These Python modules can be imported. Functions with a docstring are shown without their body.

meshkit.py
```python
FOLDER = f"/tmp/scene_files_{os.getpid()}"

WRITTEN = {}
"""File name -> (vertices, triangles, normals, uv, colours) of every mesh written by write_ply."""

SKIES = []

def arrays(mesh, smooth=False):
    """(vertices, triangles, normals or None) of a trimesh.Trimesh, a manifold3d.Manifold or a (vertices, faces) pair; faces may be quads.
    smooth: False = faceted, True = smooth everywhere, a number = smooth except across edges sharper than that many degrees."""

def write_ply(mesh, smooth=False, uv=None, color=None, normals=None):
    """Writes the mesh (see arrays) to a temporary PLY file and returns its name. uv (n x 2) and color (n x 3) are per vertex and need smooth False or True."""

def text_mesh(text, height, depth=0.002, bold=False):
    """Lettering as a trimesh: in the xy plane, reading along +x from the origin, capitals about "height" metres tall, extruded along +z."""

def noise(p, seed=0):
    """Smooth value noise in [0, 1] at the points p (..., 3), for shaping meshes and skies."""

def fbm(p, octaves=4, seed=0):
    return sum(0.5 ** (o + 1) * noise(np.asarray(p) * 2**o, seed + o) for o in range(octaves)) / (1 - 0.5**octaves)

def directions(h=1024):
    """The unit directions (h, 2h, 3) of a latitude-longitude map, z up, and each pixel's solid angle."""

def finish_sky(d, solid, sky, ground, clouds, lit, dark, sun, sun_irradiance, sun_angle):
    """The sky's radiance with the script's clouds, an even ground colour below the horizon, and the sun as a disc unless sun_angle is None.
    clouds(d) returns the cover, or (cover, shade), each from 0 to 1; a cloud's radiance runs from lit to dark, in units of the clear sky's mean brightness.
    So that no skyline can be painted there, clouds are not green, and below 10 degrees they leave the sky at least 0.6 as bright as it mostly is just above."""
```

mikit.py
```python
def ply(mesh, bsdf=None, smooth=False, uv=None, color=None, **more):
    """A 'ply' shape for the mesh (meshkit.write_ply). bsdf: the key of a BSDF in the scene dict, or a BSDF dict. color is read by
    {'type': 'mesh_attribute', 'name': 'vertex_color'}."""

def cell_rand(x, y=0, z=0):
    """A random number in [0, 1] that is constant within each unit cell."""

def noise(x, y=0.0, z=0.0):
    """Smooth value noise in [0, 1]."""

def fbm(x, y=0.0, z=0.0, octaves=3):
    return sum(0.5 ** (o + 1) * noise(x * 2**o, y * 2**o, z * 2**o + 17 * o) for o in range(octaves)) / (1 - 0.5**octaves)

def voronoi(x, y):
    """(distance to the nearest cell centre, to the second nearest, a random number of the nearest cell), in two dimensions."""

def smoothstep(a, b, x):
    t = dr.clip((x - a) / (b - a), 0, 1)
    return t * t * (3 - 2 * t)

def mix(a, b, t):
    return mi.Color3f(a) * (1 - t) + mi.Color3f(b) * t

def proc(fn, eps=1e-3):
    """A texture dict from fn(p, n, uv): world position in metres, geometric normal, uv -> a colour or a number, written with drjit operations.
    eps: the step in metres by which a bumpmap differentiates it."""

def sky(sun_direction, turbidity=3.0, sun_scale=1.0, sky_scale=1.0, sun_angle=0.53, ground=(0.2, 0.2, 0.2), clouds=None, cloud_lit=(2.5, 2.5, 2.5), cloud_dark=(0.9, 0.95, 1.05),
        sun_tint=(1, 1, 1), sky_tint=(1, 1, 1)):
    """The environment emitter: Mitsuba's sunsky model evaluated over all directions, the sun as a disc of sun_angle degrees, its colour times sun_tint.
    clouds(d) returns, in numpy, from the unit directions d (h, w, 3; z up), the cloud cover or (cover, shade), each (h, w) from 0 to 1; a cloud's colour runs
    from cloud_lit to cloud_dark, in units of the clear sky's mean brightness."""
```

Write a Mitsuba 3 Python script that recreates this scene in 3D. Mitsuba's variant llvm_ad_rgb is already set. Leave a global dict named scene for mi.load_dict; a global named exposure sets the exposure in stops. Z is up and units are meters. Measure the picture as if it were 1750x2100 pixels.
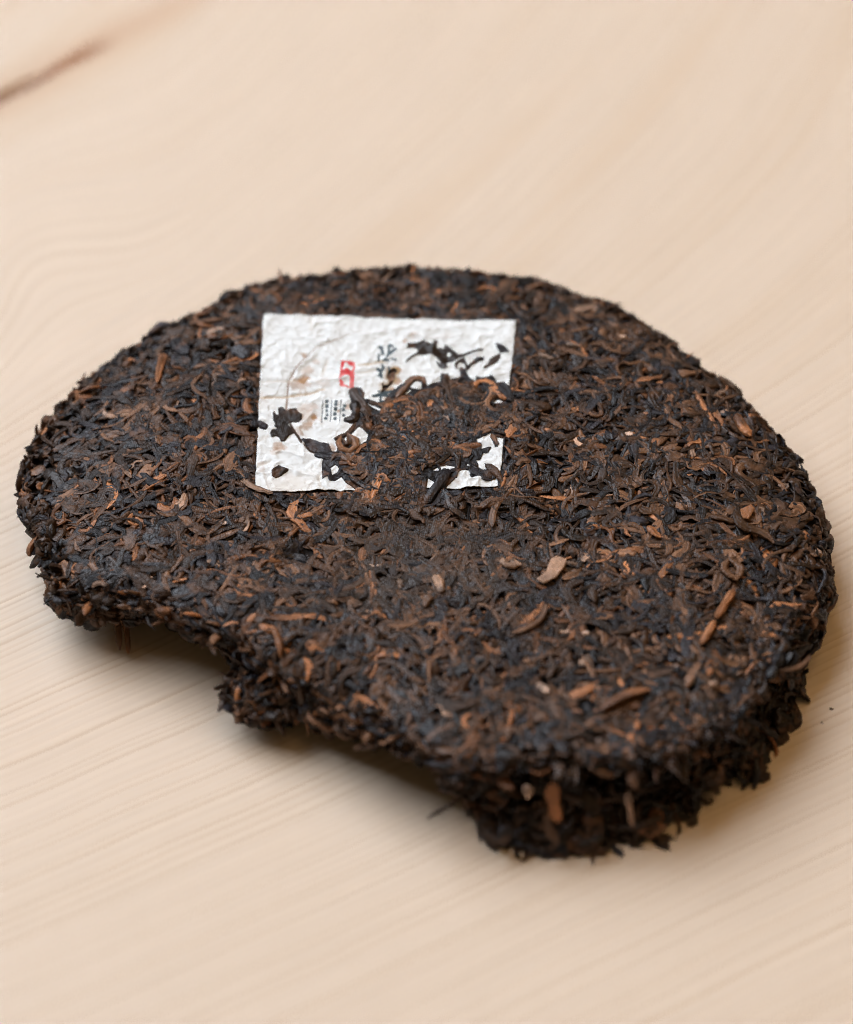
import math, json
import numpy as np, trimesh, mitsuba as mi, drjit as dr
import mikit, meshkit
from shapely.geometry import Polygon, LineString
from shapely import contains_xy
from mikit import noise, fbm, smoothstep, mix, cell_rand, proc
T = mi.ScalarTransform4f
MM = 0.001
scene, labels = {}, {}

# ---------------------------------------------------------------- camera, light, exposure
ELEV = math.radians(48.5)
TARGET = np.array([3.62, 16.23, 10.0]) * MM
ORIGIN = TARGET - 0.6 * np.array([0, math.cos(ELEV), -math.sin(ELEV)])
scene['camera'] = {'type': 'thinlens', 'fov': 19.886, 'fov_axis': 'x', 'aperture_radius': 0.0082, 'focus_distance': 0.5905,
                   'near_clip': 0.02, 'far_clip': 20.0, 'to_world': T().look_at(origin=ORIGIN.tolist(), target=TARGET.tolist(), up=[0, 0, 1])}
def lamp(name, centre, w, h, radiance, aim=(0, 0, 0.01)):
    scene[name] = {'type': 'rectangle', 'to_world': T().look_at(origin=list(centre), target=list(aim), up=[0, 0, 1]) @ T().scale([w / 2, h / 2, 1]),
                   'bsdf': {'type': 'diffuse', 'reflectance': {'type': 'rgb', 'value': 0.3}},
                   'emitter': {'type': 'area', 'radiance': {'type': 'rgb', 'value': list(radiance)}}}
lamp('window', (-2.6, 2.4, 3.9), 4.6, 4.0, (6.2, 6.65, 7.4))
lamp('fill_panel', (1.15, 0.5, 3.0), 3.0, 3.6, (0.92, 0.56, 0.25))  # unseen warm panel overhead, added as fill in place of room bounce
scene['room_light'] = {'type': 'constant', 'radiance': {'type': 'rgb', 'value': [0.095, 0.065, 0.035]}}
exposure = 0.03

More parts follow.
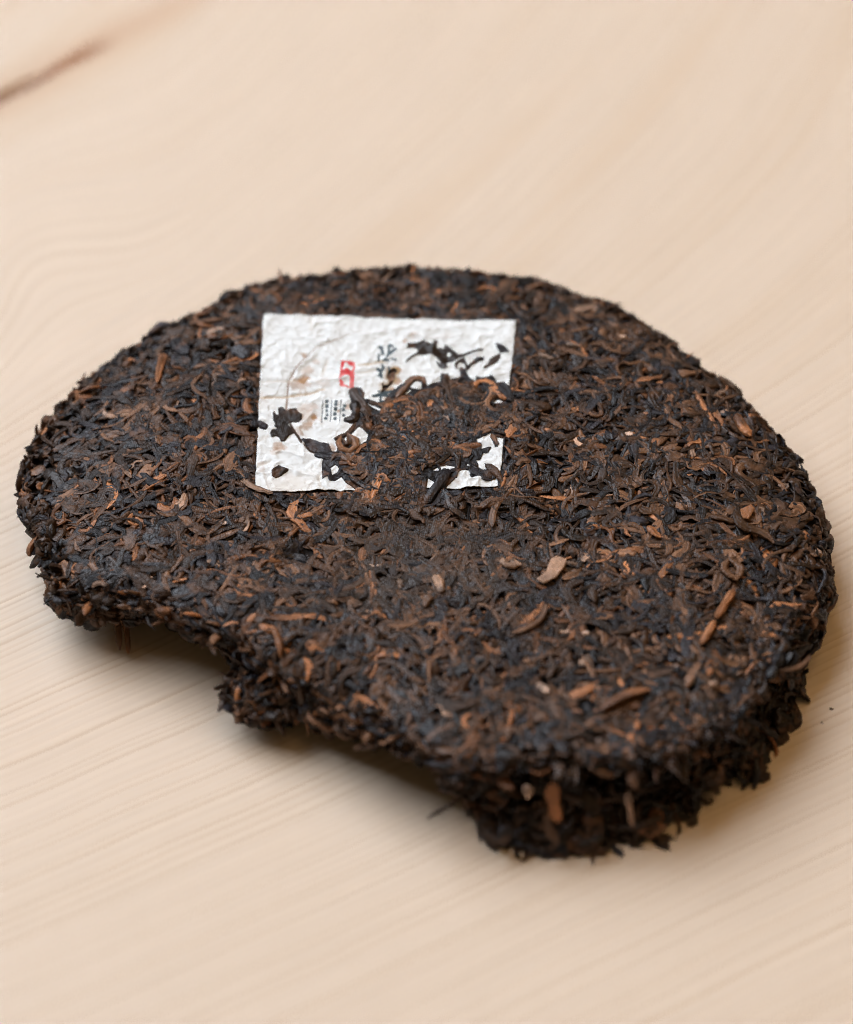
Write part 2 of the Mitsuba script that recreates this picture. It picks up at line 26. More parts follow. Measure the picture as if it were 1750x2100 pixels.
# ---------------------------------------------------------------- traced plan of the cake (millimetres on the table)
DATA = json.loads('''{"bed":[[[[2327,4995],[2141,4959],[2105,5062],[2012,5171],[1766,5153],[1607,5183],[1596,5020],[1464,5116],[1388,5298],[1364,5432],[1222,5517],[1182,5432],[1220,5298],[1210,5140],[955,5074],[909,5274],[727,5274],[709,5008],[558,4959],[386,4851],[313,5062],[218,5140],[67,5140],[-49,5074],[-160,4929],[-310,4851],[-382,4749],[-497,4665],[-594,4521],[-699,4313],[-890,4242],[-1105,4325],[-1182,4313],[-1213,4402],[-1194,4551],[-1283,4731],[-1413,4791],[-1520,4761],[-1578,4492],[-1508,4194],[-1482,3958],[-1521,3781],[-1689,3693],[-1695,3593],[-1516,3558],[-1431,3518],[-1510,3255],[-1676,3139],[-1927,3035],[-1891,2966],[-1674,3053],[-1799,2966],[-1851,2535],[-1996,2478],[-2396,2535],[-2371,2421],[-2160,2336],[-2198,2222],[-2174,1658],[-2039,1725],[-2007,1613],[-1870,1613],[-1708,1759],[-1599,1535],[-1473,1445],[-1367,1351],[-1369,1278],[358,1320],[396,1660],[624,1522],[597,1326],[835,1332],[868,1437],[964,1554],[1059,1639],[1028,1671],[1107,1682],[1124,1789],[1220,1939],[1466,1939],[1416,1789],[1455,1692],[1542,1725],[1560,1874],[1646,1810],[1724,1725],[1881,1628],[1992,1650],[2079,1703],[2099,1362],[2139,1369],[2158,1406],[2203,1874],[2138,1874],[2077,1960],[1920,2090],[1778,2133],[1838,1939],[1727,1939],[1617,2003],[1627,2111],[1573,2252],[1677,2262],[1752,2479],[1879,2501],[1954,2665],[1866,2665],[1706,2621],[1724,2741],[1708,2785],[1613,2807],[1598,2938],[1711,2960],[1963,3159],[1944,2982],[2042,2675],[2114,2675],[2088,2993],[2256,2982],[2242,2287],[2483,4827],[2409,4815]],[[2126,4215],[2033,4236],[2015,4288],[2110,4358],[2269,4353],[2248,4249]],[[1357,2143],[1451,2068],[1340,2046]],[[713,1950],[570,1939],[467,1950],[650,2079],[841,2133],[1070,2057],[1046,2003],[951,1993],[919,1917],[840,2014],[777,2014]],[[-26,4732],[-45,4798],[104,5009],[236,4956],[237,4745],[124,4693]],[[-26,4640],[-157,4522],[-176,4588],[-45,4693]],[[-822,3934],[-1016,4076],[-1155,4242],[-974,4147],[-750,3987]],[[-1375,2839],[-1464,3082],[-1508,3139],[-1302,3401],[-1077,3139],[-1124,2897],[-1269,2782]],[[-1310,3852],[-1342,4005],[-1270,3987],[-1246,3869]],[[-1567,2966],[-1617,2736],[-1674,3024],[-1570,3110],[-1506,3053]],[[-1937,1798],[-1985,2052],[-1862,2120],[-1755,1996],[-1814,1883]]]],"bird":[[[[-125,5701],[-31,5809],[121,5943],[330,5957],[521,5943],[635,5863],[729,5648],[710,5594],[616,5728],[615,5648],[691,5500],[804,5434],[899,5500],[853,5648],[1072,5742],[1206,5836],[1320,5863],[1359,5916],[1626,6011],[1822,6111],[1781,6146],[1551,6092],[1321,5997],[1169,5970],[1018,6173],[942,6255],[827,6322],[808,6187],[636,6187],[617,6295],[656,6453],[551,6499],[522,6350],[349,6390],[292,6486],[177,6404],[24,6390],[-110,6350],[-147,6192],[101,6214],[149,6119],[121,6011],[-50,5863],[-145,5755],[-163,5688]],[[986,5963],[980,5933],[966,5909],[946,5895],[925,5892],[904,5901],[887,5920],[877,5947],[875,5978],[881,6008],[895,6032],[915,6046],[936,6049],[957,6040],[974,6021],[984,5993]]]],"leafb":[[[[1363,5407],[1429,5434],[1507,5581],[1660,5688],[1803,5742],[1843,5841],[1700,5836],[1547,5768],[1469,5621],[1393,5541]]]],"arc":[[[[1088,5434],[1145,5434],[1146,5567],[1204,5674],[1318,5648],[1363,5434],[1411,5541],[1366,5701],[1320,5836],[1186,5755],[1071,5621]]]],"tri":[[[[2119,6336],[2173,6160],[2236,6011],[2475,6024],[2393,6200],[2261,6295]]]],"oval":[[[[2236,5997],[2062,5876],[1946,5755],[1925,5621],[1829,5541],[1799,5447],[1942,5514],[2154,5674],[2251,5809]]]],"maple":[[[[-3347,4073],[-3327,3781],[-3402,3826],[-3422,3927],[-3470,3916],[-3451,3647],[-3390,3536],[-3417,3425],[-3335,3380],[-3397,3336],[-3477,3314],[-3513,3203],[-3467,3071],[-3372,3115],[-3283,3093],[-3237,2939],[-3141,2939],[-3021,3159],[-2919,3247],[-2914,3336],[-2997,3402],[-3082,3514],[-3037,3591],[-2956,3603],[-2811,3591],[-2741,3692],[-2739,3848],[-2839,3938],[-2893,4084],[-3038,4062],[-3116,3983],[-3251,4107]]]],"fq":[[[[-3252,2133],[-3420,1961],[-3403,1757],[-3299,1714],[-3160,1811],[-3023,1939],[-3001,1993],[-3073,2015]]]],"purple":[[[[-2725,2983],[-2490,2632],[-2392,2556],[-1927,2480],[-2048,2851],[-2241,2873],[-2535,3038]]]],"hole":[[[[-648,5179],[-564,4994],[-613,4914],[-702,4868],[-744,4926],[-776,4914],[-743,4834],[-742,4765],[-781,4628],[-764,4583],[-699,4594],[-579,4822],[-498,4937],[-426,5144],[-427,5271],[-379,5352],[-421,5445],[-479,5491],[-552,5433],[-594,5479]]]],"ch1":[[[[-386,5770],[-394,5789],[-407,5800],[-515,5841],[-531,5841],[-545,5830],[-552,5811],[-552,5789],[-544,5769],[-530,5758],[-422,5717],[-407,5717],[-393,5729],[-386,5748]]],[[[-622,5873],[-596,5885],[-407,6097],[-393,6123],[-391,6155],[-400,6185],[-419,6205],[-442,6208],[-463,6195],[-543,6103],[-567,6103],[-564,6149],[-595,6254],[-534,6215],[-514,6211],[-497,6221],[-485,6242],[-482,6269],[-489,6295],[-504,6312],[-579,6360],[-599,6364],[-616,6354],[-628,6333],[-631,6306],[-616,6271],[-629,6269],[-642,6256],[-648,6236],[-624,6132],[-637,6041],[-623,6015],[-665,5958],[-667,5926],[-661,5905],[-711,5795],[-743,5791],[-755,5776],[-759,5755],[-756,5733],[-745,5717],[-730,5710],[-582,5707],[-571,5722],[-566,5743],[-570,5765],[-581,5781],[-660,5792]]],[[[-732,6240],[-744,6266],[-763,6280],[-834,6304],[-855,6303],[-874,6287],[-883,6260],[-882,6229],[-871,6203],[-812,6175],[-802,6136],[-811,6115],[-811,6085],[-793,5991],[-782,5964],[-763,5948],[-742,5948],[-723,5962],[-712,5989],[-712,6019],[-748,6176],[-731,6209]]],[[[-865,5687],[-851,5683],[-836,5689],[-826,5705],[-823,5726],[-829,5850],[-818,5963],[-820,5985],[-830,6002],[-844,6011],[-859,6008],[-871,5995],[-876,5976],[-887,5859],[-882,5722],[-877,5702]]]],"ch2":[[[[-580,5391],[-566,5400],[-557,5418],[-555,5440],[-571,5530],[-584,5543],[-600,5545],[-614,5536],[-623,5518],[-624,5496],[-608,5406],[-595,5393]]],[[[-707,5429],[-697,5453],[-697,5481],[-714,5574],[-724,5599],[-741,5613],[-761,5614],[-779,5600],[-789,5576],[-789,5548],[-773,5466],[-792,5432],[-866,5484],[-885,5489],[-902,5481],[-914,5461],[-917,5436],[-911,5411],[-846,5358],[-837,5263],[-874,5250],[-885,5231],[-887,5207],[-880,5185],[-866,5171],[-822,5172],[-809,5154],[-794,5100],[-779,5088],[-762,5088],[-748,5099],[-739,5120],[-764,5344],[-724,5415]]]],"ch3":[[[[-461,4602],[-450,4619],[-446,4642],[-452,4665],[-465,4681],[-482,4685],[-612,4674],[-806,4581],[-983,4525],[-998,4514],[-1006,4494],[-1007,4470],[-998,4449],[-984,4437],[-967,4436],[-815,4484],[-820,4316],[-811,4237],[-794,4207],[-767,4213],[-758,4246],[-634,4227],[-616,4231],[-602,4247],[-576,4339],[-575,4364],[-601,4546],[-618,4576]],[[-660,4495],[-641,4360],[-649,4329],[-765,4347],[-762,4445]]],[[[-781,4603],[-774,4635],[-790,4661],[-852,4685],[-870,4662],[-865,4628],[-854,4619],[-805,4596]]]],"seal":[[[[-1820,5363],[-1844,5121],[-1835,4983],[-1817,4832],[-1728,4818],[-1560,4756],[-1468,4811],[-1455,5155],[-1468,5329],[-1449,5579],[-1461,5698],[-1551,5733],[-1625,5740],[-1719,5719],[-1803,5726],[-1816,5607]],[[-1673,5692],[-1621,5579],[-1518,5552],[-1508,5403],[-1536,5343],[-1594,5388],[-1614,5461],[-1623,5469],[-1743,5387],[-1780,5396],[-1763,5461],[-1734,5532],[-1709,5666]],[[-1733,5191],[-1665,5203],[-1595,5152],[-1568,5097],[-1580,4984],[-1576,4823],[-1602,4818],[-1646,4871],[-1713,4910],[-1735,4993],[-1768,5036],[-1802,5043],[-1804,5101]]]],"small":[[[[[-2089,4321],[-2091,4330],[-2096,4336],[-2110,4337],[-2119,4341],[-2126,4336],[-2139,4335],[-2142,4339],[-2148,4341],[-2154,4339],[-2157,4333],[-2171,4330],[-2175,4323],[-2177,4314],[-2174,4306],[-2169,4300],[-2175,4292],[-2176,4284],[-2173,4275],[-2169,4270],[-2174,4264],[-2175,4255],[-2173,4246],[-2168,4240],[-2153,4238],[-2148,4231],[-2142,4229],[-2136,4232],[-2132,4239],[-2119,4239],[-2113,4231],[-2107,4230],[-2101,4233],[-2098,4240],[-2093,4242],[-2089,4248],[-2087,4257],[-2089,4266],[-2094,4272],[-2100,4274],[-2100,4276],[-2093,4280],[-2089,4286],[-2089,4295],[-2094,4307],[-2090,4313]]]],[[[[-2082,4172],[-2085,4183],[-2090,4191],[-2102,4194],[-2109,4201],[-2116,4202],[-2123,4198],[-2125,4194],[-2132,4194],[-2138,4200],[-2145,4202],[-2152,4199],[-2155,4194],[-2168,4192],[-2174,4184],[-2176,4173],[-2173,4162],[-2170,4158],[-2173,4153],[-2175,4142],[-2172,4131],[-2169,4128],[-2173,4123],[-2174,4112],[-2171,4101],[-2165,4094],[-2149,4092],[-2143,4085],[-2135,4084],[-2128,4087],[-2124,4094],[-2114,4095],[-2106,4085],[-2099,4084],[-2092,4088],[-2088,4100],[-2082,4108],[-2081,4119],[-2086,4132],[-2083,4136],[-2082,4147],[-2085,4159]]]],[[[[-2092,4019],[-2088,4029],[-2093,4039],[-2104,4041],[-2109,4050],[-2113,4051],[-2117,4050],[-2120,4042],[-2135,4042],[-2136,4047],[-2144,4051],[-2148,4049],[-2150,4042],[-2164,4041],[-2168,4031],[-2166,4025],[-2159,4019],[-2147,4019],[-2147,4014],[-2163,4011],[-2166,4006],[-2165,3994],[-2157,3989],[-2143,3991],[-2142,3984],[-2162,3981],[-2166,3970],[-2164,3965],[-2157,3960],[-2139,3961],[-2137,3955],[-2130,3951],[-2126,3953],[-2123,3963],[-2117,3963],[-2116,3956],[-2113,3952],[-2105,3952],[-2102,3956],[-2101,3965],[-2090,3968],[-2088,3972],[-2088,3984],[-2092,3988],[-2102,3988],[-2102,3996],[-2091,3999],[-2088,4004],[-2088,4010]]]],[[[[-2078,3896],[-2079,3906],[-2086,3910],[-2124,3904],[-2130,3909],[-2133,3908],[-2137,3902],[-2151,3898],[-2154,3893],[-2152,3883],[-2146,3879],[-2137,3881],[-2138,3870],[-2146,3870],[-2153,3865],[-2153,3860],[-2149,3851],[-2138,3849],[-2138,3841],[-2146,3840],[-2152,3834],[-2151,3824],[-2148,3821],[-2138,3820],[-2135,3812],[-2132,3811],[-2125,3815],[-2124,3822],[-2108,3824],[-2107,3816],[-2101,3811],[-2095,3815],[-2094,3826],[-2079,3829],[-2076,3833],[-2077,3843],[-2084,3847],[-2093,3846],[-2093,3850],[-2080,3851],[-2076,3860],[-2080,3869],[-2093,3870],[-2093,3888],[-2083,3890]]]],[[[[-2104,3761],[-2103,3769],[-2105,3778],[-2110,3784],[-2123,3785],[-2131,3789],[-2139,3784],[-2152,3783],[-2160,3789],[-2166,3788],[-2171,3782],[-2184,3778],[-2189,3772],[-2190,3763],[-2187,3755],[-2183,3749],[-2187,3743],[-2189,3735],[-2187,3726],[-2182,3719],[-2187,3713],[-2188,3704],[-2186,3696],[-2181,3690],[-2172,3687],[-2168,3682],[-2162,3679],[-2156,3681],[-2152,3688],[-2136,3688],[-2131,3681],[-2125,3679],[-2120,3682],[-2116,3688],[-2107,3690],[-2102,3696],[-2101,3705],[-2103,3713],[-2106,3718],[-2103,3722],[-2102,3730],[-2103,3739],[-2108,3745],[-2118,3748],[-2118,3751],[-2108,3754]]]],[[[[-1857,4293],[-1861,4300],[-1873,4303],[-1874,4308],[-1878,4314],[-1883,4316],[-1889,4314],[-1893,4304],[-1903,4305],[-1907,4313],[-1912,4316],[-1918,4315],[-1923,4307],[-1935,4306],[-1940,4300],[-1941,4293],[-1940,4284],[-1932,4277],[-1936,4274],[-1940,4268],[-1941,4260],[-1938,4252],[-1931,4246],[-1939,4239],[-1940,4231],[-1938,4223],[-1934,4218],[-1926,4216],[-1923,4210],[-1917,4207],[-1912,4208],[-1907,4216],[-1892,4216],[-1887,4209],[-1882,4207],[-1877,4209],[-1872,4217],[-1860,4219],[-1856,4225],[-1855,4233],[-1856,4241],[-1861,4247],[-1872,4249],[-1872,4255],[-1860,4259],[-1856,4266]]]],[[[[-1864,4177],[-1863,4187],[-1865,4196],[-1871,4202],[-1878,4204],[-1891,4204],[-1914,4199],[-1922,4204],[-1928,4202],[-1932,4197],[-1947,4192],[-1951,4185],[-1952,4175],[-1949,4166],[-1946,4162],[-1950,4156],[-1951,4147],[-1949,4138],[-1945,4132],[-1949,4126],[-1950,4117],[-1948,4108],[-1943,4101],[-1932,4098],[-1928,4093],[-1921,4090],[-1915,4092],[-1911,4098],[-1906,4098],[-1903,4093],[-1896,4090],[-1890,4091],[-1885,4098],[-1867,4101],[-1863,4108],[-1861,4117],[-1863,4126],[-1867,4132],[-1863,4137],[-1862,4147],[-1864,4156],[-1869,4163],[-1880,4165],[-1868,4170]]]],[[[[-1866,4042],[-1868,4050],[-1873,4056],[-1885,4058],[-1893,4064],[-1899,4063],[-1904,4058],[-1915,4057],[-1919,4062],[-1925,4064],[-1930,4062],[-1934,4056],[-1948,4053],[-1952,4047],[-1953,4038],[-1951,4030],[-1946,4024],[-1951,4016],[-1952,4008],[-1950,3999],[-1945,3994],[-1951,3986],[-1952,3977],[-1949,3969],[-1944,3963],[-1931,3963],[-1926,3955],[-1920,3953],[-1914,3956],[-1909,3966],[-1905,3957],[-1899,3954],[-1893,3955],[-1889,3960],[-1887,3969],[-1869,3974],[-1866,3980],[-1865,3989],[-1867,3998],[-1871,4001],[-1866,4008],[-1865,4017],[-1870,4028],[-1867,4033]]]],[[[[-1880,3876],[-1876,3888],[-1878,3899],[-1883,3907],[-1894,3911],[-1899,3923],[-1906,3926],[-1914,3925],[-1920,3915],[-1925,3915],[-1931,3924],[-1938,3927],[-1945,3924],[-1949,3918],[-1961,3917],[-1967,3909],[-1970,3899],[-1968,3888],[-1964,3882],[-1967,3879],[-1969,3869],[-1967,3858],[-1963,3853],[-1967,3845],[-1968,3835],[-1964,3824],[-1958,3818],[-1946,3817],[-1940,3811],[-1933,3808],[-1926,3811],[-1922,3817],[-1920,3812],[-1913,3808],[-1905,3810],[-1900,3816],[-1897,3827],[-1881,3833],[-1876,3842],[-1876,3862],[-1878,3873]]]],[[[[-1872,3740],[-1870,3748],[-1872,3757],[-1877,3763],[-1888,3765],[-1892,3771],[-1898,3774],[-1904,3772],[-1908,3765],[-1918,3765],[-1922,3771],[-1928,3774],[-1934,3772],[-1938,3765],[-1951,3763],[-1956,3757],[-1957,3748],[-1955,3740],[-1950,3733],[-1955,3727],[-1956,3719],[-1955,3710],[-1949,3704],[-1955,3695],[-1955,3686],[-1953,3678],[-1947,3673],[-1938,3673],[-1933,3666],[-1927,3663],[-1921,3665],[-1917,3671],[-1916,3677],[-1909,3678],[-1908,3672],[-1903,3666],[-1897,3663],[-1892,3665],[-1887,3671],[-1886,3683],[-1873,3688],[-1870,3695],[-1869,3704],[-1871,3709],[-1869,3718],[-1871,3727],[-1876,3733]]]],[[[[-1643,4159],[-1647,4165],[-1658,4169],[-1659,4174],[-1663,4180],[-1669,4183],[-1675,4181],[-1680,4171],[-1689,4172],[-1693,4180],[-1699,4183],[-1704,4181],[-1710,4174],[-1722,4173],[-1727,4167],[-1729,4158],[-1727,4150],[-1721,4142],[-1727,4134],[-1728,4126],[-1726,4117],[-1721,4112],[-1726,4107],[-1727,4098],[-1726,4089],[-1721,4083],[-1714,4080],[-1711,4075],[-1705,4072],[-1699,4073],[-1694,4078],[-1677,4077],[-1669,4072],[-1662,4076],[-1646,4077],[-1642,4083],[-1640,4092],[-1641,4100],[-1646,4107],[-1658,4110],[-1658,4117],[-1646,4120],[-1642,4127]]]],[[[[-1669,4013],[-1668,4021],[-1670,4029],[-1674,4035],[-1688,4036],[-1696,4039],[-1702,4034],[-1716,4033],[-1722,4039],[-1727,4039],[-1734,4032],[-1748,4028],[-1752,4022],[-1753,4014],[-1751,4006],[-1743,4000],[-1750,3995],[-1752,3987],[-1751,3979],[-1747,3973],[-1743,3970],[-1750,3964],[-1751,3956],[-1750,3948],[-1746,3942],[-1740,3940],[-1718,3938],[-1712,3932],[-1706,3932],[-1701,3937],[-1688,3931],[-1681,3936],[-1672,3938],[-1668,3943],[-1666,3951],[-1668,3959],[-1671,3964],[-1667,3975],[-1668,3983],[-1672,3989],[-1682,3993],[-1682,4004],[-1673,4007]]]],[[[[-1660,3836],[-1658,3844],[-1660,3852],[-1664,3858],[-1675,3861],[-1677,3869],[-1681,3873],[-1687,3874],[-1692,3871],[-1695,3863],[-1705,3864],[-1710,3872],[-1715,3874],[-1721,3872],[-1725,3865],[-1737,3864],[-1742,3859],[-1743,3851],[-1742,3843],[-1738,3837],[-1734,3835],[-1741,3829],[-1743,3821],[-1741,3813],[-1737,3807],[-1733,3805],[-1741,3798],[-1742,3790],[-1740,3782],[-1736,3777],[-1723,3775],[-1719,3768],[-1714,3766],[-1708,3768],[-1704,3776],[-1686,3778],[-1684,3772],[-1680,3768],[-1674,3767],[-1669,3769],[-1665,3780],[-1658,3787],[-1657,3795],[-1661,3805],[-1658,3814],[-1659,3822],[-1663,3828],[-1667,3830]]]]],"lines":[[[[[-2254,3587],[-2252,3579],[-2249,3573],[-2243,3571],[-2238,3572],[-2234,3578],[-2232,3585],[-2224,4308],[-2226,4316],[-2230,4322],[-2235,4324],[-2240,4323],[-2245,4317],[-2246,4310]]]],[[[[-2040,3626],[-2039,3618],[-2035,3613],[-2030,3610],[-2024,3611],[-2020,3616],[-2018,3624],[-1996,4308],[-1998,4316],[-2001,4322],[-2007,4324],[-2012,4323],[-2017,4318],[-2018,4310]]]],[[[[-1807,3587],[-1806,3579],[-1802,3573],[-1797,3571],[-1792,3572],[-1787,3577],[-1786,3585],[-1763,4308],[-1764,4316],[-1768,4322],[-1773,4324],[-1779,4323],[-1783,4318],[-1785,4310]]]]],"quad":[[-3857,7443],[2665,7164],[2123,1410],[-3792,1267]],"ring":[[-3031,3605],[-3103,3840],[-3137,4076],[-3130,4551],[-3116,4971],[-2980,5395],[-2735,5823],[-2486,6193],[-2056,6441],[-1581,6722],[-1233,6848]],"ring2":[[-3031,3605],[-2903,3255],[-2746,2966],[-2503,2621],[-2374,2507]],"folds":[[[-3801,4420],[-3161,4480],[-2651,4581],[-2226,4701]],[[-3783,4971],[-3180,4971],[-2881,5032]],[[-1342,5590],[-1039,5639],[-736,5688]],[[-1336,5274],[-906,5426]],[[-3778,2080],[-3454,2307]],[[-3777,2966],[-3574,3139]],[[-1964,1240],[-2217,1434],[-2248,1770]],[[-2613,7423],[-2602,6825]],[[-2284,5213],[-2169,5762]]],"stains":[[-2740,5976,92,75],[-2754,5092,142,90],[-2833,4911,209,50],[-2634,5395,125,50],[-2470,5700,104,40],[-2760,4016,167,35],[-2538,3722,209,50],[-2412,3781,75,90],[-2615,3488,125,50],[-2549,4075,167,40],[-3285,2793,125,55],[-3388,2735,83,50],[-3178,2735,100,50],[-3341,2621,104,40],[-3798,4372,251,20],[-3,6659,104,40],[-177,6441,58,80],[851,6659,167,12],[-3701,2221,75,30],[-3649,1995,83,30],[-2976,1826,104,15],[-2819,3255,125,50],[-1917,2678,125,60],[1135,1601,104,30],[-430,5395,125,90],[-405,5031,108,80],[-595,4670,108,80],[-635,4372,125,50],[-1612,4075,83,60],[-1822,3957,58,80],[-2232,4911,167,25],[2051,1770,125,20],[-1513,1434,83,50]],"leaves":[[2,2.3,0.5,1.3,[[-1738,3053],[-1796,2851],[-1707,2621],[-1537,2535],[-1392,2621],[-1374,2793],[-1441,2966],[-1548,3053],[-1502,2851],[-1562,2707],[-1648,2793],[-1715,2966]]],[0,2.2,0.6,0.9,[[-2394,2478],[-2079,2421],[-1827,2393],[-1616,2307]]],[1,2.6,0.5,1.0,[[-1477,4761],[-1430,4551],[-1274,4254],[-1142,4017],[-1011,3781]]],[1,2.4,0.5,0.9,[[-1666,3634],[-1434,3693],[-1398,4017],[-1446,4313]]],[1,1.3,0.6,0.9,[[-1905,3024],[-1634,3139],[-1470,3372],[-1389,3547]]],[2,1.8,0.6,1.1,[[-422,4372],[-253,4671],[-125,4911],[46,5092],[218,5092],[326,4911]]],[2,1.5,0.5,0.9,[[-1104,4283],[-889,4165],[-633,4194],[-464,4372]]],[3,1.9,0.5,1.0,[[-712,3605],[-695,3958],[-590,4135],[-399,4242]]],[3,2.2,0.5,1.0,[[-395,3722],[-287,3430],[-201,3197],[-157,2966]]],[3,1.8,0.5,1.0,[[-11,3284],[-32,3139],[-52,2995]]],[3,2.2,0.5,0.9,[[-892,2822],[-701,2678],[-491,2621],[-343,2535]]],[3,2.2,0.5,0.9,[[-112,2478],[55,2535],[264,2535]]],[3,1.9,0.5,0.9,[[830,2621],[1187,2678],[1482,2736],[1713,2736]]],[1,1.1,0.7,0.8,[[-199,2880],[222,2851],[642,2822],[978,2793]]],[0,2.6,0.6,1.4,[[348,880],[555,1212],[721,1490],[931,1911]]],[2,1.5,0.5,0.9,[[1971,3110],[2031,2908],[2090,2707]]],[2,2.0,0.5,1.0,[[1807,2080],[1971,1939],[2113,1742],[2211,1490]]],[0,2.4,0.3,0.7,[[1389,1996],[1637,1826],[1884,1686],[2051,1770]]],[2,0.7,0.7,0.6,[[-3067,3664],[-2950,3372],[-2769,3024],[-2635,2793],[-2375,2535]]],[0,2.0,0.5,0.7,[[-3972,3518],[-3802,3518],[-3604,3343]]],[0,1.5,0.5,0.9,[[-58,4313],[-78,4076],[-246,3605]]],[1,2.0,0.5,0.9,[[433,4372],[603,4076],[857,3781]]],[3,2.2,0.5,0.9,[[2568,4254],[2518,3958],[2385,3722]]],[3,2.4,0.5,0.9,[[2811,3781],[3069,3899],[3288,4076]]],[1,1.6,0.6,0.9,[[1866,3139],[2085,3547],[2388,3840],[2647,4017]]],[2,1.8,0.5,0.8,[[1290,4551],[1717,4462],[2056,4313]]],[1,0.6,0.8,1.1,[[-174,2222],[-47,1883],[59,1379],[101,1101]]],[3,1.8,0.7,1.6,[[7539,-1846],[7272,-2323],[7036,-2720]]],[3,1.7,0.7,1.4,[[7021,-2778],[6836,-3125],[6641,-3482]]],[3,2.8,0.5,1.6,[[4259,-5399],[4635,-5099],[5030,-4892],[5388,-4793]]],[2,2.4,0.45,1.3,[[7767,603],[7936,99],[8333,-55],[8620,-380]]],[3,1.8,0.45,0.9,[[5663,139],[5745,-46],[5943,-216]]],[2,2.0,0.45,0.9,[[7144,453],[7546,342],[7772,244]]],[2,1.7,0.45,1.1,[[7501,-915],[7349,-1220],[7625,-1505],[7768,-1171],[7524,-914],[7681,-831]]],[3,3.0,0.4,1.2,[[8094,3918],[8239,3493],[8392,3163]]],[5,1.6,0.45,0.8,[[3219,5946],[3586,5771]]],[5,1.3,0.45,0.8,[[3955,6332],[4263,6248]]],[4,2.0,0.3,0.7,[[534,-1382],[647,-1605],[703,-1902]]],[4,1.4,0.4,0.7,[[2377,-886],[2466,-1007],[2603,-1052]]],[4,1.7,0.3,0.7,[[2147,-856],[2315,-1082],[2545,-1082]]],[5,1.9,0.5,1.0,[[2841,-4617],[3004,-4714],[3098,-4852]]],[4,1.3,0.45,0.9,[[-7514,-1489],[-7380,-1420],[-7136,-1543]]],[3,1.5,0.45,0.8,[[-5287,7752],[-5655,7542],[-5503,7188],[-5114,7069]]],[2,1.6,0.45,0.9,[[-5785,7226],[-5447,7306],[-4943,7359]]],[4,1.3,0.45,0.7,[[-4082,1634],[-3833,1395],[-3353,1204]]],[3,1.8,0.45,0.9,[[-6370,6086],[-6436,5338],[-6444,4971]]],[0,4.2,0.15,0.9,[[-4560,6203],[-4166,5828]]],[0,4.0,0.15,0.9,[[-6160,6638],[-5733,5989]]],[3,1.7,0.6,1.4,[[-3233,-2991],[-3054,-3272],[-2981,-3741]]],[2,1.8,0.6,1.2,[[-4417,-2922],[-4517,-3137],[-4545,-3422]]],[2,1.1,0.45,0.8,[[9184,-3537],[8896,-3910],[8427,-4073]]],[4,2.0,0.45,1.0,[[6759,-4610],[6989,-4517]]],[5,1.3,0.45,0.8,[[3951,-3138],[4121,-3110]]],[2,2.0,0.45,0.7,[[419,-1975],[305,-2342]]],[2,1.6,0.5,1.0,[[3138,-2269],[3034,-2706],[2721,-2995],[2325,-3138]]]],"flake5":[[[[2933,-1561],[3100,-1680],[3392,-1501],[3611,-1157],[3665,-931],[3439,-825],[3297,-931],[3169,-1307]]]],"flake3":[[[[7901,643],[7923,362],[8075,342],[8258,671],[8177,822]]]]}''')
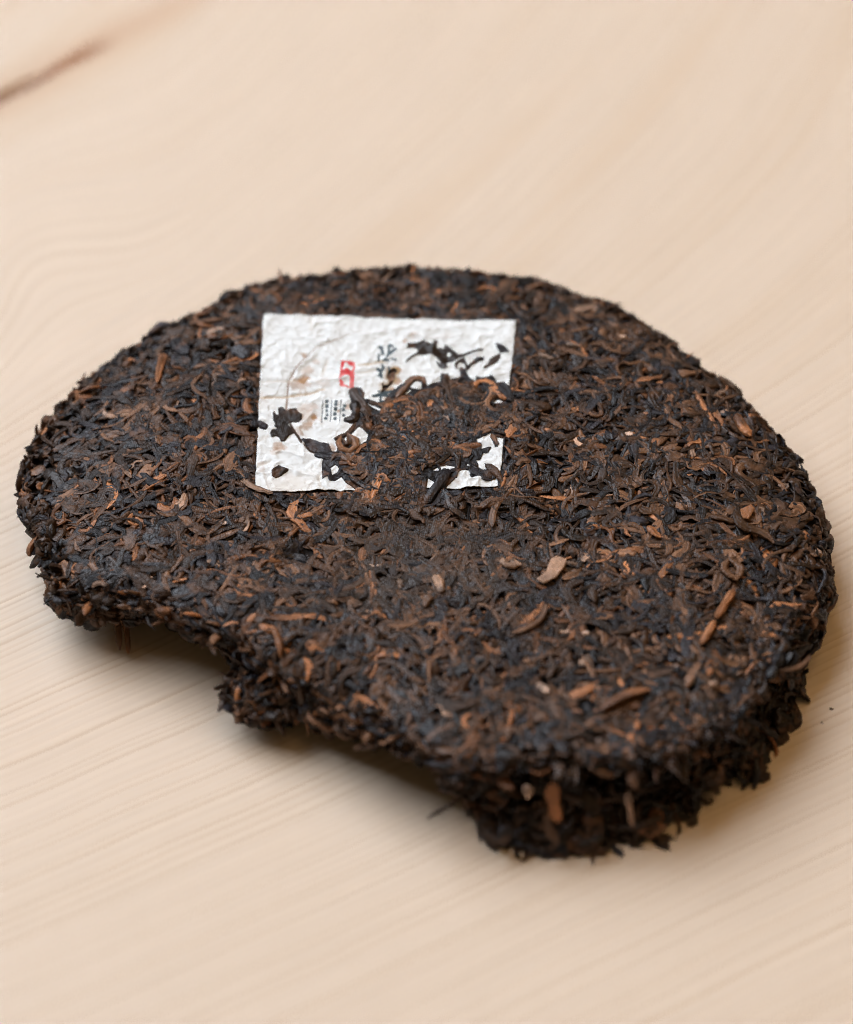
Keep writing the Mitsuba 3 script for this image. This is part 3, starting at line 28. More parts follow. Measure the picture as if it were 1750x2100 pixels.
OUT = json.loads('''{"T": [[-88.33, -1.48, 16.79], [-85.68, -7.33, 17.38], [-83.64, -14.42, 17.75], [-78.27, -16.43, 18.92], [-73.53, -17.19, 19.84], [-67.59, -18.81, 20.72], [-61.7, -20.73, 21.26], [-55.72, -24.88, 21.5], [-49.95, -26.77, 21.5], [-45.27, -29.65, 21.49], [-40.66, -31.79, 21.47], [-36.5, -36.91, 21.29], [-31.36, -40.65, 20.66], [-25.53, -43.85, 19.36], [-20.68, -48.66, 17.5], [-15.09, -52.09, 17.13], [-8.93, -57.11, 18.77], [-4.53, -59.33, 19.96], [-0.39, -60.07, 20.6], [3.08, -64.25, 21.22], [6.85, -66.5, 21.41], [8.97, -69.68, 21.46], [14.57, -67.34, 21.48], [20.76, -69.15, 21.44], [24.02, -67.32, 21.46], [33.94, -66.59, 21.35], [42.54, -66.79, 21.08], [48.94, -68.32, 20.64], [53.66, -66.87, 20.45], [59.16, -65.45, 20.14], [64.28, -62.02, 19.98], [71.91, -55.16, 19.79], [77.34, -49.56, 19.6], [81.79, -43.25, 19.5], [85.76, -36.82, 19.36]], "B": [[-91.89, 4.5, 8.0], [-88.07, -0.32, 8.0], [-84.92, -13.89, 8.0], [-79.18, -16.67, 7.0], [-75.46, -16.67, 7.0], [-70.15, -16.43, 8.0], [-64.15, -18.82, 8.0], [-56.47, -19.28, 9.5], [-50.54, -23.54, 8.0], [-45.53, -26.47, 8.0], [-41.46, -28.59, 7.0], [-38.61, -32.93, 7.0], [-32.03, -40.05, 7.0], [-26.22, -43.95, 7.5], [-21.01, -47.15, 9.0], [-15.89, -48.36, 11.0], [-10.28, -50.71, 11.0], [-5.25, -52.13, 12.0], [-0.82, -52.77, 11.0], [3.07, -58.21, 11.0], [8.04, -58.76, 8.0], [10.24, -65.33, 4.0], [15.16, -71.23, 1.0], [19.47, -76.78, 0.5], [27.08, -78.07, 0.5], [34.42, -77.17, 0.5], [39.62, -78.33, 0.5], [49.77, -76.13, 0.5], [57.91, -73.78, 0.5], [61.84, -69.11, 0.8], [69.12, -63.38, 0.8], [75.14, -58.18, 0.5], [80.92, -56.13, 0.5], [86.94, -46.05, 0.5], [91.45, -35.15, 0.5]], "rim": [[347.09, 100.14], [350.41, 100.53], [353.55, 102.3], [357.03, 102.1], [359.79, 101.09], [2.83, 102.35], [6.84, 102.78], [9.59, 102.38], [13.2, 101.6], [15.54, 102.68], [18.75, 101.09], [23.29, 100.39], [28.36, 99.33], [32.04, 100.11], [35.57, 98.65], [39.61, 98.17], [45.26, 99.27], [50.24, 99.88], [54.64, 99.7], [59.34, 100.93], [64.18, 100.56], [69.77, 100.45], [75.2, 100.02], [82.09, 99.16], [86.0, 100.55], [90.55, 100.69], [97.38, 100.57], [104.98, 101.09], [112.41, 102.99], [119.1, 103.19], [122.76, 100.61], [125.28, 100.76], [128.59, 101.29], [132.28, 102.17], [134.11, 101.23], [136.7, 101.23], [138.94, 101.85], [141.73, 103.01], [146.01, 103.45], [148.19, 102.42], [151.77, 102.43], [153.84, 102.97], [158.33, 102.13], [161.18, 101.89], [165.02, 101.03], [171.6, 97.67]]}''')
rng = np.random.default_rng(11)

def sm(a, b, x):
    t = np.clip((x - a) / (b - a), 0, 1); return t * t * (3 - 2 * t)
def nz(x, y, f, seed=0, octaves=3):
    p = np.stack([np.asarray(x) * f, np.asarray(y) * f, np.zeros_like(x)], -1)
    return meshkit.fbm(p, octaves, seed) - 0.5
def zbase(x, y):
    r = np.hypot(x, y)
    return 21.5 - 3.0 * np.clip((r - 68) / 30, 0, None) ** 2 - 4.0 * sm(-55, -100, x) - 4.5 * np.exp(-((x + 18) / 17) ** 2 - ((y + 52) / 11) ** 2)
BREAK = np.array(OUT['T'])[1:24, :2]
def edge_drop(x, y):
    d = np.full(np.shape(x), 1e9)
    for (ax, ay), (bx, by) in zip(BREAK[:-1], BREAK[1:]):
        t = np.clip(((x - ax) * (bx - ax) + (y - ay) * (by - ay)) / ((bx - ax) ** 2 + (by - ay) ** 2), 0, 1)
        d = np.minimum(d, np.hypot(x - ax - t * (bx - ax), y - ay - t * (by - ay)))
    return 3.2 * np.clip(1 - d / 9, 0, 1) ** 2
PITS = [(-27.9, -6.5, 3.0, 2.0, 2.2), (15.9, 5.2, 3.2, 1.3, 1.6), (2.5, 9.5, 6.0, 1.5, 0.9)]
def ztop(x, y):
    x, y = np.asarray(x, float), np.asarray(y, float)
    z = zbase(x, y) + 1.5 * nz(x, y, 1 / 26, 3, 2)
    z = z - edge_drop(x, y)
    for a, b, sx, sy, d in PITS:
        z = z - d * np.exp(-((x - a) / sx) ** 2 - ((y - b) / sy) ** 2)
    return z

# ---------------------------------------------------------------- materials
def pick(table, k):
    c = mi.Color3f(table[0])
    for i in range(1, len(table)):
        c = dr.select(k > i - 0.5, mi.Color3f(table[i]), c)
    return c
PALETTE = [(0.0165, 0.0143, 0.0175), (0.041, 0.0215, 0.0120), (0.145, 0.072, 0.037), (0.315, 0.132, 0.055), (0.36, 0.22, 0.145), (0.52, 0.36, 0.27)]
# uv of a leaf: u = 4 * leaf number + place along it, v = 4 * colour class + 1 + place around it
def leaf_parts(uv):
    k, cls = dr.floor(uv.x / 4), dr.floor(uv.y / 4)
    return k, cls, uv.x - 4 * k, uv.y - 4 * cls - 1
def leaf_colour(p, n, uv):
    k, cls, s, a = leaf_parts(uv)
    r1, r2 = cell_rand(k, 3, 1), cell_rand(k, 7, 2)
    c = pick(PALETTE, cls) * (0.5 + 1.05 * r1)
    streak = noise(s * 3 + k * 1.7, a * 22, k * 3.1)
    blot = fbm(p.x * 700, p.y * 700, p.z * 700, 3)
    grit = noise(p.x * 5200, p.y * 5200, p.z * 5200)
    fade = smoothstep(0.25, 0.7, noise(s * 2.2 + r1 * 37, a * 2.0, k * 1.3))
    c = mix(c * 0.34, c * 1.10, fade)
    c = c * (0.22 + 0.95 * streak + 0.45 * blot) * (0.66 + 0.68 * grit)
    sx, sy = p.x * 1000 - 1, p.y * 1000 + 8
    smear = smoothstep(1.15, 0.35, dr.sqrt(dr.square(sx / 34) + dr.square(sy / 19)) + 0.9 * (fbm(sx * 0.12, sy * 0.12, 1, 3) - 0.5)) * smoothstep(0.5, 0.9, n.z)
    c = mix(c, mi.Color3f(0.062, 0.043, 0.031) * (0.5 + blot), smear * 0.42)
    rust = smoothstep(0.56, 0.72, fbm(p.x * 330 + 5, p.y * 330, p.z * 330, 3)) * (0.25 + 0.5 * r2)
    c = mix(c, mi.Color3f(0.125, 0.058, 0.027) * (0.6 + 0.8 * blot), dr.select(cls < 1.5, rust, 0))
    return c
def leaf_rough(p, n, uv):
    k, cls, s, a = leaf_parts(uv)
    return 0.27 + 0.24 * cell_rand(k, 5, 9) + 0.16 * noise(p.x * 1500, p.y * 1500, p.z * 1500)
def leaf_bump(p, n, uv):
    k, cls, s, a = leaf_parts(uv)
    x, y = p.x * 1000, p.y * 1000
    wrinkle = noise(s * 4 + k * 1.7, a * 16, k * 3.1) * 0.00022 + noise(p.x * 1900, p.y * 1900, p.z * 1900) * 0.00013 + noise(p.x * 4300, p.y * 4300, p.z * 4300) * 0.00004
    cloth = dr.sin((x * 0.80 + y * 0.60) * 9.2) * dr.sin((x * 0.55 - y * 0.83) * 9.2)
    top = smoothstep(0.6, 0.9, n.z) * smoothstep(0.40, 0.62, fbm(x * 0.045 + 3, y * 0.045, 0, 2))
    return wrinkle + cloth * top * 0.00003
scene['leaf_skin'] = {'type': 'twosided', 'b': {'type': 'bumpmap', 'arbitrary': proc(leaf_bump, 4e-5), 'scale': 1.0,
                      'nested': {'type': 'principled', 'base_color': proc(leaf_colour), 'roughness': proc(leaf_rough), 'specular': 0.32}}}
scene['core_dark'] = {'type': 'twosided', 'b': {'type': 'principled', 'base_color': {'type': 'rgb', 'value': [0.014, 0.010, 0.008]}, 'roughness': 0.8, 'specular': 0.2}}

def paper_rough_bump(p, n, uv):
    x, y = p.x * 1000, p.y * 1000
    return fbm(x * 2.2, y * 2.2, 0, 3) * 0.00006
scene['paper_white'] = {'type': 'twosided', 'b': {'type': 'bumpmap', 'arbitrary': proc(paper_rough_bump, 6e-5), 'scale': 1.0,
                        'nested': {'type': 'principled', 'base_color': {'type': 'mesh_attribute', 'name': 'vertex_color'}, 'roughness': 0.7, 'specular': 0.3}}}
def ink_black(p, n, uv):
    return mix((0.025, 0.045, 0.055), (0.09, 0.13, 0.15), fbm(p.x * 1500, p.y * 1500, 1, 2))
def ink_red(p, n, uv):
    return mix((0.62, 0.055, 0.06), (0.72, 0.22, 0.21), smoothstep(0.35, 0.75, fbm(p.x * 500, p.y * 500, 2, 3)))
scene['black_print'] = {'type': 'twosided', 'b': {'type': 'principled', 'base_color': proc(ink_black), 'roughness': 0.7, 'specular': 0.3}}
scene['red_print'] = {'type': 'twosided', 'b': {'type': 'principled', 'base_color': proc(ink_red), 'roughness': 0.7, 'specular': 0.3}}

# pale wood: growth rings cut at a slant, the lines swing steeper towards the back of the board
def lncosh(t):
    t = dr.abs(t); return t + dr.log(1 + dr.exp(-2 * t)) - 0.6931
def wood_phi(x, y):
    f = 1.2 * y - 72.0 * lncosh((y - 60) / 100)
    w = (6 + 18 * smoothstep(-40, 120, y)) * (fbm(x * 0.006 + 3.3, y * 0.006 + 1.7, 0.5, 2) - 0.5) + 3.0 * (fbm(x * 0.03, y * 0.03, 4.5, 2) - 0.5)
    bow = 38.0 * dr.exp(-dr.square((x + 112) / 30) - dr.square((y - 130) / 48))
    return x - f + w + bow
def wood_rings(x, y):
    q = wood_phi(x, y)
    q = q + 6.0 * noise(q * 0.07, 3.3, 0) + 1.6 * noise(q * 0.21, 8.3, 0)
    t = q / 3.9
    i = dr.floor(t); t = t - i
    return t, cell_rand(i, 1, 1), q
def wood_colour(p, n, uv):
    x, y = p.x * 1000, p.y * 1000
    t, r, q = wood_rings(x, y)
    late = smoothstep(0.35, 0.93, t) * (1 - smoothstep(0.93, 1.0, t))
    fine = fbm(q * 1.3, (x * 0.5 + y * 0.86) * 0.05, 2.5, 3)
    fleck = fbm(q * 5.0, (x * 0.5 + y * 0.86) * 0.25, 7.5, 2)
    c = mix((0.700, 0.582, 0.460), (0.545, 0.402, 0.262), (1.05 - 0.62 * smoothstep(10, 130, y)) * late * (0.15 + 0.85 * r * r) * 0.62)
    c = c * (0.92 + 0.155 * fine) * (0.97 + 0.06 * fleck)
    c = mix(c, mi.Color3f(0.625, 0.468, 0.315), (0.05 + 0.33 * smoothstep(10, 130, y)) * smoothstep(0.42, 0.72, fbm(q * 0.065, y * 0.006, 9.0, 3)))
    # brown streak of bark that runs into the board at its far left
    ux, uy = x + 122.8, y - 188.1
    a, b = ux * 0.742 + uy * 0.670, -ux * 0.670 + uy * 0.742
    b = b + 3.0 * (noise(a * 0.08, 2.2, 0) - 0.5)
    wd = 2.4 + 3.2 * smoothstep(12, 46, a)
    k = (1 - smoothstep(0.25, 1.0, dr.abs(b - 1.0) / wd)) * (1 - smoothstep(28, 46, a)) * smoothstep(-60, -20, a)
    halo = dr.exp(-dr.square((b - 2.0) / 7.0)) * (1 - smoothstep(30, 130, a)) * 0.5
    c = mix(c, mi.Color3f(0.52, 0.30, 0.165), halo)
    return mix(c, mix((0.125, 0.042, 0.018), (0.34, 0.165, 0.08), smoothstep(9, 24, a)), k)
def wood_rough(p, n, uv):
    return 0.46 + 0.10 * fbm(p.x * 400, p.y * 400, 0, 2)
def wood_bump(p, n, uv):
    x, y = p.x * 1000, p.y * 1000
    t, r, q = wood_rings(x, y)
    return 0.00003 * fbm(q * 3.0, (x * 0.5 + y * 0.86) * 0.1, 2.5, 2) - 0.00003 * smoothstep(0.5, 0.93, t) * (1 - smoothstep(0.93, 1.0, t))
scene['board_wood'] = {'type': 'twosided', 'b': {'type': 'bumpmap', 'arbitrary': proc(wood_bump, 2e-4), 'scale': 1.0,
                       'nested': {'type': 'principled', 'base_color': proc(wood_colour), 'roughness': proc(wood_rough), 'specular': 0.3}}}

# ---------------------------------------------------------------- the setting: one wide wooden board with a split in it
def axis(lo, hi, dense_lo, dense_hi, coarse, dense):
    return np.unique(np.concatenate([np.arange(lo, dense_lo, coarse), np.arange(dense_lo, dense_hi, dense), np.arange(dense_hi, hi + coarse, coarse)]))
gx, gy = axis(-700, 700, -190, -60, 40, 1.2), axis(-500, 900, 130, 240, 40, 1.2)
X, Y = np.meshgrid(gx, gy, indexing='ij')
ux, uy = X + 122.8, Y - 188.1
al, ac = ux * 0.742 + uy * 0.670, -ux * 0.670 + uy * 0.742
ac = ac + 3.0 * (meshkit.noise(np.stack([al * 0.08, al * 0 + 2.2, al * 0], -1)) - 0.5)
Z = -1.8 * np.exp(-((ac - 1.0) / 1.3) ** 2) * (1 - sm(4, 26, al)) * sm(-60, -20, al)
V = np.stack([X, Y, Z], -1).reshape(-1, 3)
i, j = np.meshgrid(np.arange(len(gx) - 1), np.arange(len(gy) - 1), indexing='ij')
q = i * len(gy) + j
F = np.stack([q, q + len(gy), q + len(gy) + 1, q + 1], -1).reshape(-1, 4)
per = np.concatenate([np.arange(len(gx)) * len(gy), (len(gx) - 1) * len(gy) + np.arange(1, len(gy)), np.arange(len(gx) - 2, -1, -1) * len(gy) + len(gy) - 1, np.arange(len(gy) - 2, 0, -1)])
low = V[per] - [0, 0, 28.0]
F = np.vstack([F[:, [0, 1, 2]], F[:, [0, 2, 3]]])
m, nv = len(per), len(V)
k = np.arange(m); k2 = (k + 1) % m
F = np.vstack([F, np.stack([per[k], nv + k, nv + k2], -1), np.stack([per[k], nv + k2, per[k2]], -1), np.stack([nv + k * 0 + m, nv + k2, nv + k], -1)])
V = np.vstack([V, low, [[0, 200, -28.0]]])
scene['tabletop'] = mikit.ply((V * MM, F), 'board_wood', smooth=30)
labels['tabletop'] = {'label': 'pale wooden tabletop with fine slanting grain and a brown split at far left', 'category': 'tabletop', 'kind': 'structure'}

# ---------------------------------------------------------------- core of the pressed cake: a loft along its outline
K = 9
rows = []
for a, R in OUT['rim']:
    a = math.radians(a)
    zb = 0.6 + 7.4 * sm(-30, -98, R * math.cos(a))
    zt = float(zbase(np.array((R - 7) * math.cos(a)), np.array((R - 7) * math.sin(a))))
    t = np.radians(np.linspace(90, -75, K))
    rr = R - 8 + 8 * np.cos(t)
    rows.append((np.stack([rr * math.cos(a), rr * math.sin(a), zb + (zt - zb) * (0.5 + 0.5 * np.sin(t))], -1), 0.0))
for tp, bt in zip(OUT['T'], OUT['B']):
    f = np.linspace(0, 1, K)[:, None]
    bt = [bt[0], bt[1], bt[2] + 2.4 * (bt[0] < -40)]; tp = np.array(tp, float); tp[2] -= float(edge_drop(np.array(tp[0]), np.array(tp[1]))) * 0.9
    pts = tp * (1 - f) + np.array(bt) * f
    pts[:, :2] *= 1 - (0.085 if bt[2] < 2 else 0.02) * np.sin(np.pi * f ** 0.7)
    rows.append((pts, 1.0))
P = np.array([r[0] for r in rows]); brk = np.array([r[1] for r in rows])
P, brk = np.concatenate([P, P[:1]]), np.concatenate([brk, brk[:1]])
arc = np.concatenate([[0], np.cumsum(np.linalg.norm(np.diff(P[:, 0, :2], axis=0), axis=1))])
NSEG = 720
sarc = np.linspace(0, arc[-1], NSEG, endpoint=False)
wall = np.stack([np.stack([np.interp(sarc, arc, P[:, kk, c]) for c in range(3)], -1) for kk in range(K)], 1)   # (NSEG, K, 3)
wbrk = np.interp(sarc, arc, brk)
sub = lambda A: (A + np.roll(A, 1, 0) + np.roll(A, -1, 0)) / 3
wall = sub(sub(wall))
top_poly = Polygon(wall[:, 0, :2]).buffer(0)
tan = np.roll(wall, -1, 0) - np.roll(wall, 1, 0)
dn = np.gradient(wall, axis=1)
wn = np.cross(dn, tan); wn /= np.linalg.norm(wn, axis=-1, keepdims=True) + 1e-9
if (wn[:, K // 2, :2] * wall[:, K // 2, :2]).sum() < 0: wn = -wn
inset = wall - wn * (1.6 + 4.2 * wbrk[:, None, None] + 1.2 * nz(wall[..., 0] + wall[..., 2], wall[..., 1] - wall[..., 2], 0.35, 5)[..., None])
inset[:, 0] = wall[:, 0]; inset[:, 0, :2] *= 0.955
inset[:, 1, :2] = np.minimum(np.linalg.norm(inset[:, 1, :2], axis=1), np.linalg.norm(wall[:, 1, :2], axis=1) - 2.4)[:, None] * inset[:, 1, :2] / np.linalg.norm(inset[:, 1, :2], axis=1)[:, None]
inset[..., 2] = np.minimum(inset[..., 2], ztop(inset[..., 0], inset[..., 1]) - 2.4)
fr = np.linspace(0.02, 1, 44)[:-1]
cen = np.array([4.0, 2.0])
tops = cen + (inset[:, None, 0, :2] - cen) * fr[None, :, None]
tops = np.concatenate([tops, (ztop(tops[..., 0], tops[..., 1]) - 1.9)[..., None]], -1)
bots = cen + (inset[:, None, -1, :2] - cen) * fr[None, ::-1, None]
zb = inset[:, None, -1, 2] * fr[None, ::-1] + 11.5 * (1 - fr[None, ::-1])
hole_arch = np.maximum(zb, 11.5 - 11 * np.clip((np.hypot(bots[..., 0], bots[..., 1]) / 88), 0, 1) ** 3)
bots = np.concatenate([bots, hole_arch[..., None]], -1)
G = np.concatenate([tops, inset, bots], 1)
nr = G.shape[1]
V = np.vstack([G.reshape(-1, 3), [[4, 2, float(ztop(4., 2.)) - 1.9]], [[4, 2, 11.5]]])
i, j = np.meshgrid(np.arange(NSEG), np.arange(nr - 1), indexing='ij')
i2 = (i + 1) % NSEG
quad = np.stack([i * nr + j, i * nr + j + 1, i2 * nr + j + 1, i2 * nr + j], -1).reshape(-1, 4)
F = np.vstack([quad[:, [0, 1, 2]], quad[:, [0, 2, 3]]])
k = np.arange(NSEG); k2 = (k + 1) % NSEG
F = np.vstack([F, np.stack([k * nr, k2 * nr, k * 0 + NSEG * nr], -1), np.stack([k2 * nr + nr - 1, k * nr + nr - 1, k * 0 + NSEG * nr + 1], -1)])
lump = trimesh.creation.icosphere(4)
lv = np.array(lump.vertices)
lr = 1 + 0.35 * (meshkit.fbm(lv * 2.2 + 7, 3, 2) - 0.5)
lv = lv * lr[:, None] * [9.4, 8.2, 4.6] + [-32.8, -38.6, 8.6]
lump_mesh = trimesh.Trimesh(lv, lump.faces, process=False)
V2 = (lv - [-32.8, -38.6, 8.6]) * 0.86 + [-32.8, -38.6, 8.6]
F = np.vstack([F, np.array(lump.faces) + len(V)]); V = np.vstack([V, V2])
scene['tea_cake__core'] = mikit.ply((V * MM, F), 'core_dark', smooth=40)
labels['tea_cake'] = {'label': 'round dark brown pressed tea cake with a large piece broken off its front left side', 'category': 'tea cake'}

# ---------------------------------------------------------------- tea leaves
NS, NA = 10, 7
def leaf_mesh(line, half_w, half_t, roll, up_axis, ids, cls, seed, jag=0.25):
    """Closed twisted blades along centre lines. line (n, NS, 3), up_axis (n, NS, 3) or (n, 3): the direction of the thin side."""
    n = len(line)
    r = np.random.default_rng(seed)
    tg = np.gradient(line, axis=1); tg /= np.linalg.norm(tg, axis=-1, keepdims=True) + 1e-9
    upv = np.broadcast_to(up_axis[:, None] if up_axis.ndim == 2 else up_axis, line.shape)
    side = np.cross(upv, tg); side /= np.linalg.norm(side, axis=-1, keepdims=True) + 1e-9
    nn = np.cross(tg, side)
    s = np.linspace(0, 1, NS)
    e1, e2 = r.uniform(0.06, 0.3, (n, 1)), r.uniform(0.08, 0.5, (n, 1))
    prof = np.minimum(1, (s[None] / e1 + 0.28)) ** 0.6 * np.minimum(1, ((1 - s)[None] / e2 + 0.28)) ** 0.6
    kn = np.linspace(0, 4, NS); kf = np.minimum(kn.astype(int), 3); ku = (kn - kf); ku = ku * ku * (3 - 2 * ku)
    soft = lambda: (lambda q: q[:, kf] * (1 - ku) + q[:, kf + 1] * ku)(r.normal(size=(n, 5)))
    w = half_w[:, None] * prof * (1 + jag * soft() + 0.05 * r.normal(size=(n, NS))).clip(0.35, 2)
    t = half_t[:, None] * (0.35 + 0.65 * prof) * (1 + 0.2 * soft() + 0.05 * r.normal(size=(n, NS))).clip(0.4, 2)
    w[:, [0, -1]] *= 0.6; t[:, [0, -1]] *= 0.5
    ph = np.linspace(0, 2 * np.pi, NA + 1) - np.pi / 2
    ca, sa = np.sign(np.cos(ph)) * np.abs(np.cos(ph)) ** 0.8, np.sign(np.sin(ph)) * np.abs(np.sin(ph)) ** 0.8
    rad = 1 + 0.15 * r.normal(size=(n, 1, NA + 1)) + 0.05 * r.normal(size=(n, NS, NA + 1))
    rad[..., -1] = rad[..., 0]
    fold = r.normal(size=(n, 1, 1)) * 0.25 * half_w[:, None, None]
    a = w[..., None] * ca * rad
    b = t[..., None] * sa * rad + fold * (ca ** 2 - 0.4)
    cr, sr = np.cos(roll)[..., None], np.sin(roll)[..., None]
    A, B = a * cr - b * sr, a * sr + b * cr
    V = line[:, :, None] + A[..., None] * side[:, :, None] + B[..., None] * nn[:, :, None]
    cap = np.stack([V[:, 0, :-1].mean(1), V[:, -1, :-1].mean(1)], 1)
    uv = np.empty((n, NS, NA + 1, 2))
    uv[..., 0] = 4 * (ids % 900)[:, None, None] + 0.2 + 0.75 * s[None, :, None] + 0.2
    uv[..., 1] = 4 * cls[:, None, None] + 1 + np.linspace(0, 1, NA + 1)[None, None]
    uvc = np.stack([uv[:, 0, 2], uv[:, -1, 2]], 1)
    VV = np.concatenate([V.reshape(n, -1, 3), cap], 1)
    UU = np.concatenate([uv.reshape(n, -1, 2), uvc], 1)
    return VV, UU
def leaf_faces():
    i, j = np.meshgrid(np.arange(NS - 1), np.arange(NA), indexing='ij')
    q = i * (NA + 1) + j
    f = np.stack([q, q + 1, q + NA + 2, q + NA + 1], -1).reshape(-1, 4)
    c0, c1 = NS * (NA + 1), NS * (NA + 1) + 1
    k = np.arange(NA); e = (NS - 1) * (NA + 1)
    return np.vstack([f[:, [0, 2, 1]], f[:, [0, 3, 2]], np.stack([k, k + 1, k * 0 + c0], -1)[:, [0, 2, 1]] * 1, np.stack([e + k, e + k + 1, k * 0 + c1], -1)])
LF = leaf_faces()[:, ::-1]
LV = NS * (NA + 1) + 2
def curl(n, L, r, wild=0.15):
    """Plane centre lines (n, NS, 2) of length L, gently or strongly bent."""
    s = np.linspace(-0.5, 0.5, NS)
    k1 = r.normal(0, 0.95, n); w = r.random(n) < wild; k1[w] = r.choice([-1, 1], w.sum()) * r.uniform(2, 4.6, w.sum())
    k2 = r.normal(0, 0.7, n)
    th = k1[:, None] * s + k2[:, None] * np.sin(2 * np.pi * s[None] + r.uniform(0, 6, (n, 1)))
    d = np.stack([np.cos(th), np.sin(th)], -1) * (L / (NS - 1))[:, None, None]
    p = np.cumsum(d, 1); return p - p.mean(1, keepdims=True)
CLASS_P = [0.27, 0.36, 0.27, 0.08, 0.016, 0.004]
def sizes(n, r):
    L = np.clip(np.exp(r.normal(math.log(10.0), 0.40, n)), 2.5, 18)
    hw = np.clip(np.exp(r.normal(math.log(0.61), 0.33, n)), 0.26, 1.4)
    ht = hw * r.uniform(0.38, 0.75, n)
    flat = r.random(n) < 0.17
    hw[flat] = r.uniform(0.9, 2.1, flat.sum()); ht[flat] = r.uniform(0.16, 0.32, flat.sum()); L[flat] = r.uniform(3.5, 9, flat.sum())
    cls = r.choice(6, n, p=CLASS_P)
    cls[flat & (cls > 2)] = 0
    small = cls >= 4; L[small] *= 0.5; ht[small] = hw[small] * 0.3
    return L, hw, ht, flat, cls

label_quad = Polygon(np.array(DATA['quad']) / 100.0)
def polys(key):
    return [Polygon(np.array(g[0]) / 100.0, [np.array(h) / 100.0 for h in g[1:]]).buffer(0) for g in DATA[key]]
from shapely.ops import unary_union
covered = unary_union([p for k in ('bed', 'bird', 'leafb', 'arc', 'tri', 'oval', 'maple', 'fq', 'purple') for p in polys(k)])
bare = label_quad.difference(covered)                     # where the paper shows
bare_zone = bare.buffer(0.15)

Q = np.array(DATA['quad']) / 100.0                       # far left, far right, near right, near left
def seg_dist(x, y, pts):
    d = np.full(x.shape, 1e9); along = np.zeros(x.shape)
    pts = np.array(pts) / 100.0
    for a, b in zip(pts[:-1], pts[1:]):
        t = np.clip(((x - a[0]) * (b[0] - a[0]) + (y - a[1]) * (b[1] - a[1])) / ((b - a) ** 2).sum(), 0, 1)
        d = np.minimum(d, np.hypot(x - a[0] - t * (b[0] - a[0]), y - a[1] - t * (b[1] - a[1])))
    return d
def paper_z(x, y):
    x, y = np.asarray(x, float), np.asarray(y, float)
    wob = nz(x, y, 0.09, 21, 2) * 0.9
    ridge = 1 - 2 * np.abs(nz(x + 6 * nz(x, y, 0.12, 4), y + 6 * nz(x, y, 0.12, 6), 0.13, 31, 2))
    cr = (ridge ** 5) * 0.35 + 0.22 * (1 - 2 * np.abs(nz(x + 3 * nz(x, y, 0.3, 5), y, 0.34, 35, 2))) ** 4
    z = ztop(x, y) - 0.05 + wob * 0.35 + cr * 1.5 + 0.40 * nz(x, y, 0.8, 37, 3)
    for key, dep, wd in (('ring', 0.14, 0.35), ('ring2', 0.12, 0.35)):
        z = z - dep * np.exp(-(seg_dist(x, y, DATA[key]) / wd) ** 2)
    for g in DATA['folds']:
        z = z - 0.25 * np.exp(-(seg_dist(x, y, g) / 0.5) ** 2)
    return z

def press(V, cap, k=0.11):
    """Flatten what stands above the cloth that pressed the cake."""
    x, y, z = V[..., 0], V[..., 1], V[..., 2]
    flat = 0.62 * np.exp(-((x - 1) / 30) ** 2 - ((y + 9) / 17) ** 2)
    c = ztop(x, y) + cap - flat + (1 - flat) * 0.7 * nz(x, y, 0.16, 8, 2) + 0.35 * nz(x, y, 0.7, 9, 2)
    V[..., 2] = c - k * np.logaddexp(0, (c - z) / k)
    return V
def bed_z(x, y):
    return np.where(contains_xy(label_quad.buffer(1.5), x, y), np.maximum(paper_z(x, y) + 0.25, ztop(x, y) + 0.25), ztop(x, y) + 0.2)
def top_leaves(n, seed, region, depth, cap, pitch=0.16, ground=ztop):
    r = np.random.default_rng(seed)
    x0, y0, x1, y1 = region.bounds
    c = r.uniform([x0, y0], [x1, y1], (int(n * 3.2), 2))
    c = c[contains_xy(region, c[:, 0], c[:, 1])][:n]
    n = len(c)
    L, hw, ht, flat, cls = sizes(n, r)
    p = curl(n, L, r)
    ang = 14 * nz(c[:, 0], c[:, 1], 0.05, 15, 2) + r.normal(0, 0.95, n)
    ca, sa = np.cos(ang)[:, None], np.sin(ang)[:, None]
    x = c[:, :1] + p[..., 0] * ca - p[..., 1] * sa
    y = c[:, 1:] + p[..., 0] * sa + p[..., 1] * ca
    d = r.uniform(depth[0], depth[1], n)
    s = np.linspace(-0.5, 0.5, NS)
    z = ground(x, y) + d[:, None] + r.normal(0, pitch, (n, 1)) * s * L[:, None] + 0.3 * r.normal(size=(n, 1)) * np.cos(4 * s)
    roll = r.normal(0, 0.30, (n, 1)) + r.normal(0, 0.5, (n, 1)) * s
    line = np.stack([x, y, z], -1)
    V, U = leaf_mesh(line, hw, ht, roll, np.tile([0, 0, 1.0], (n, 1)), r.integers(0, 900, n), cls, seed + 1)
    return press(V, cap), U, d + ht + r.random(n) * 0.1, L * hw, c
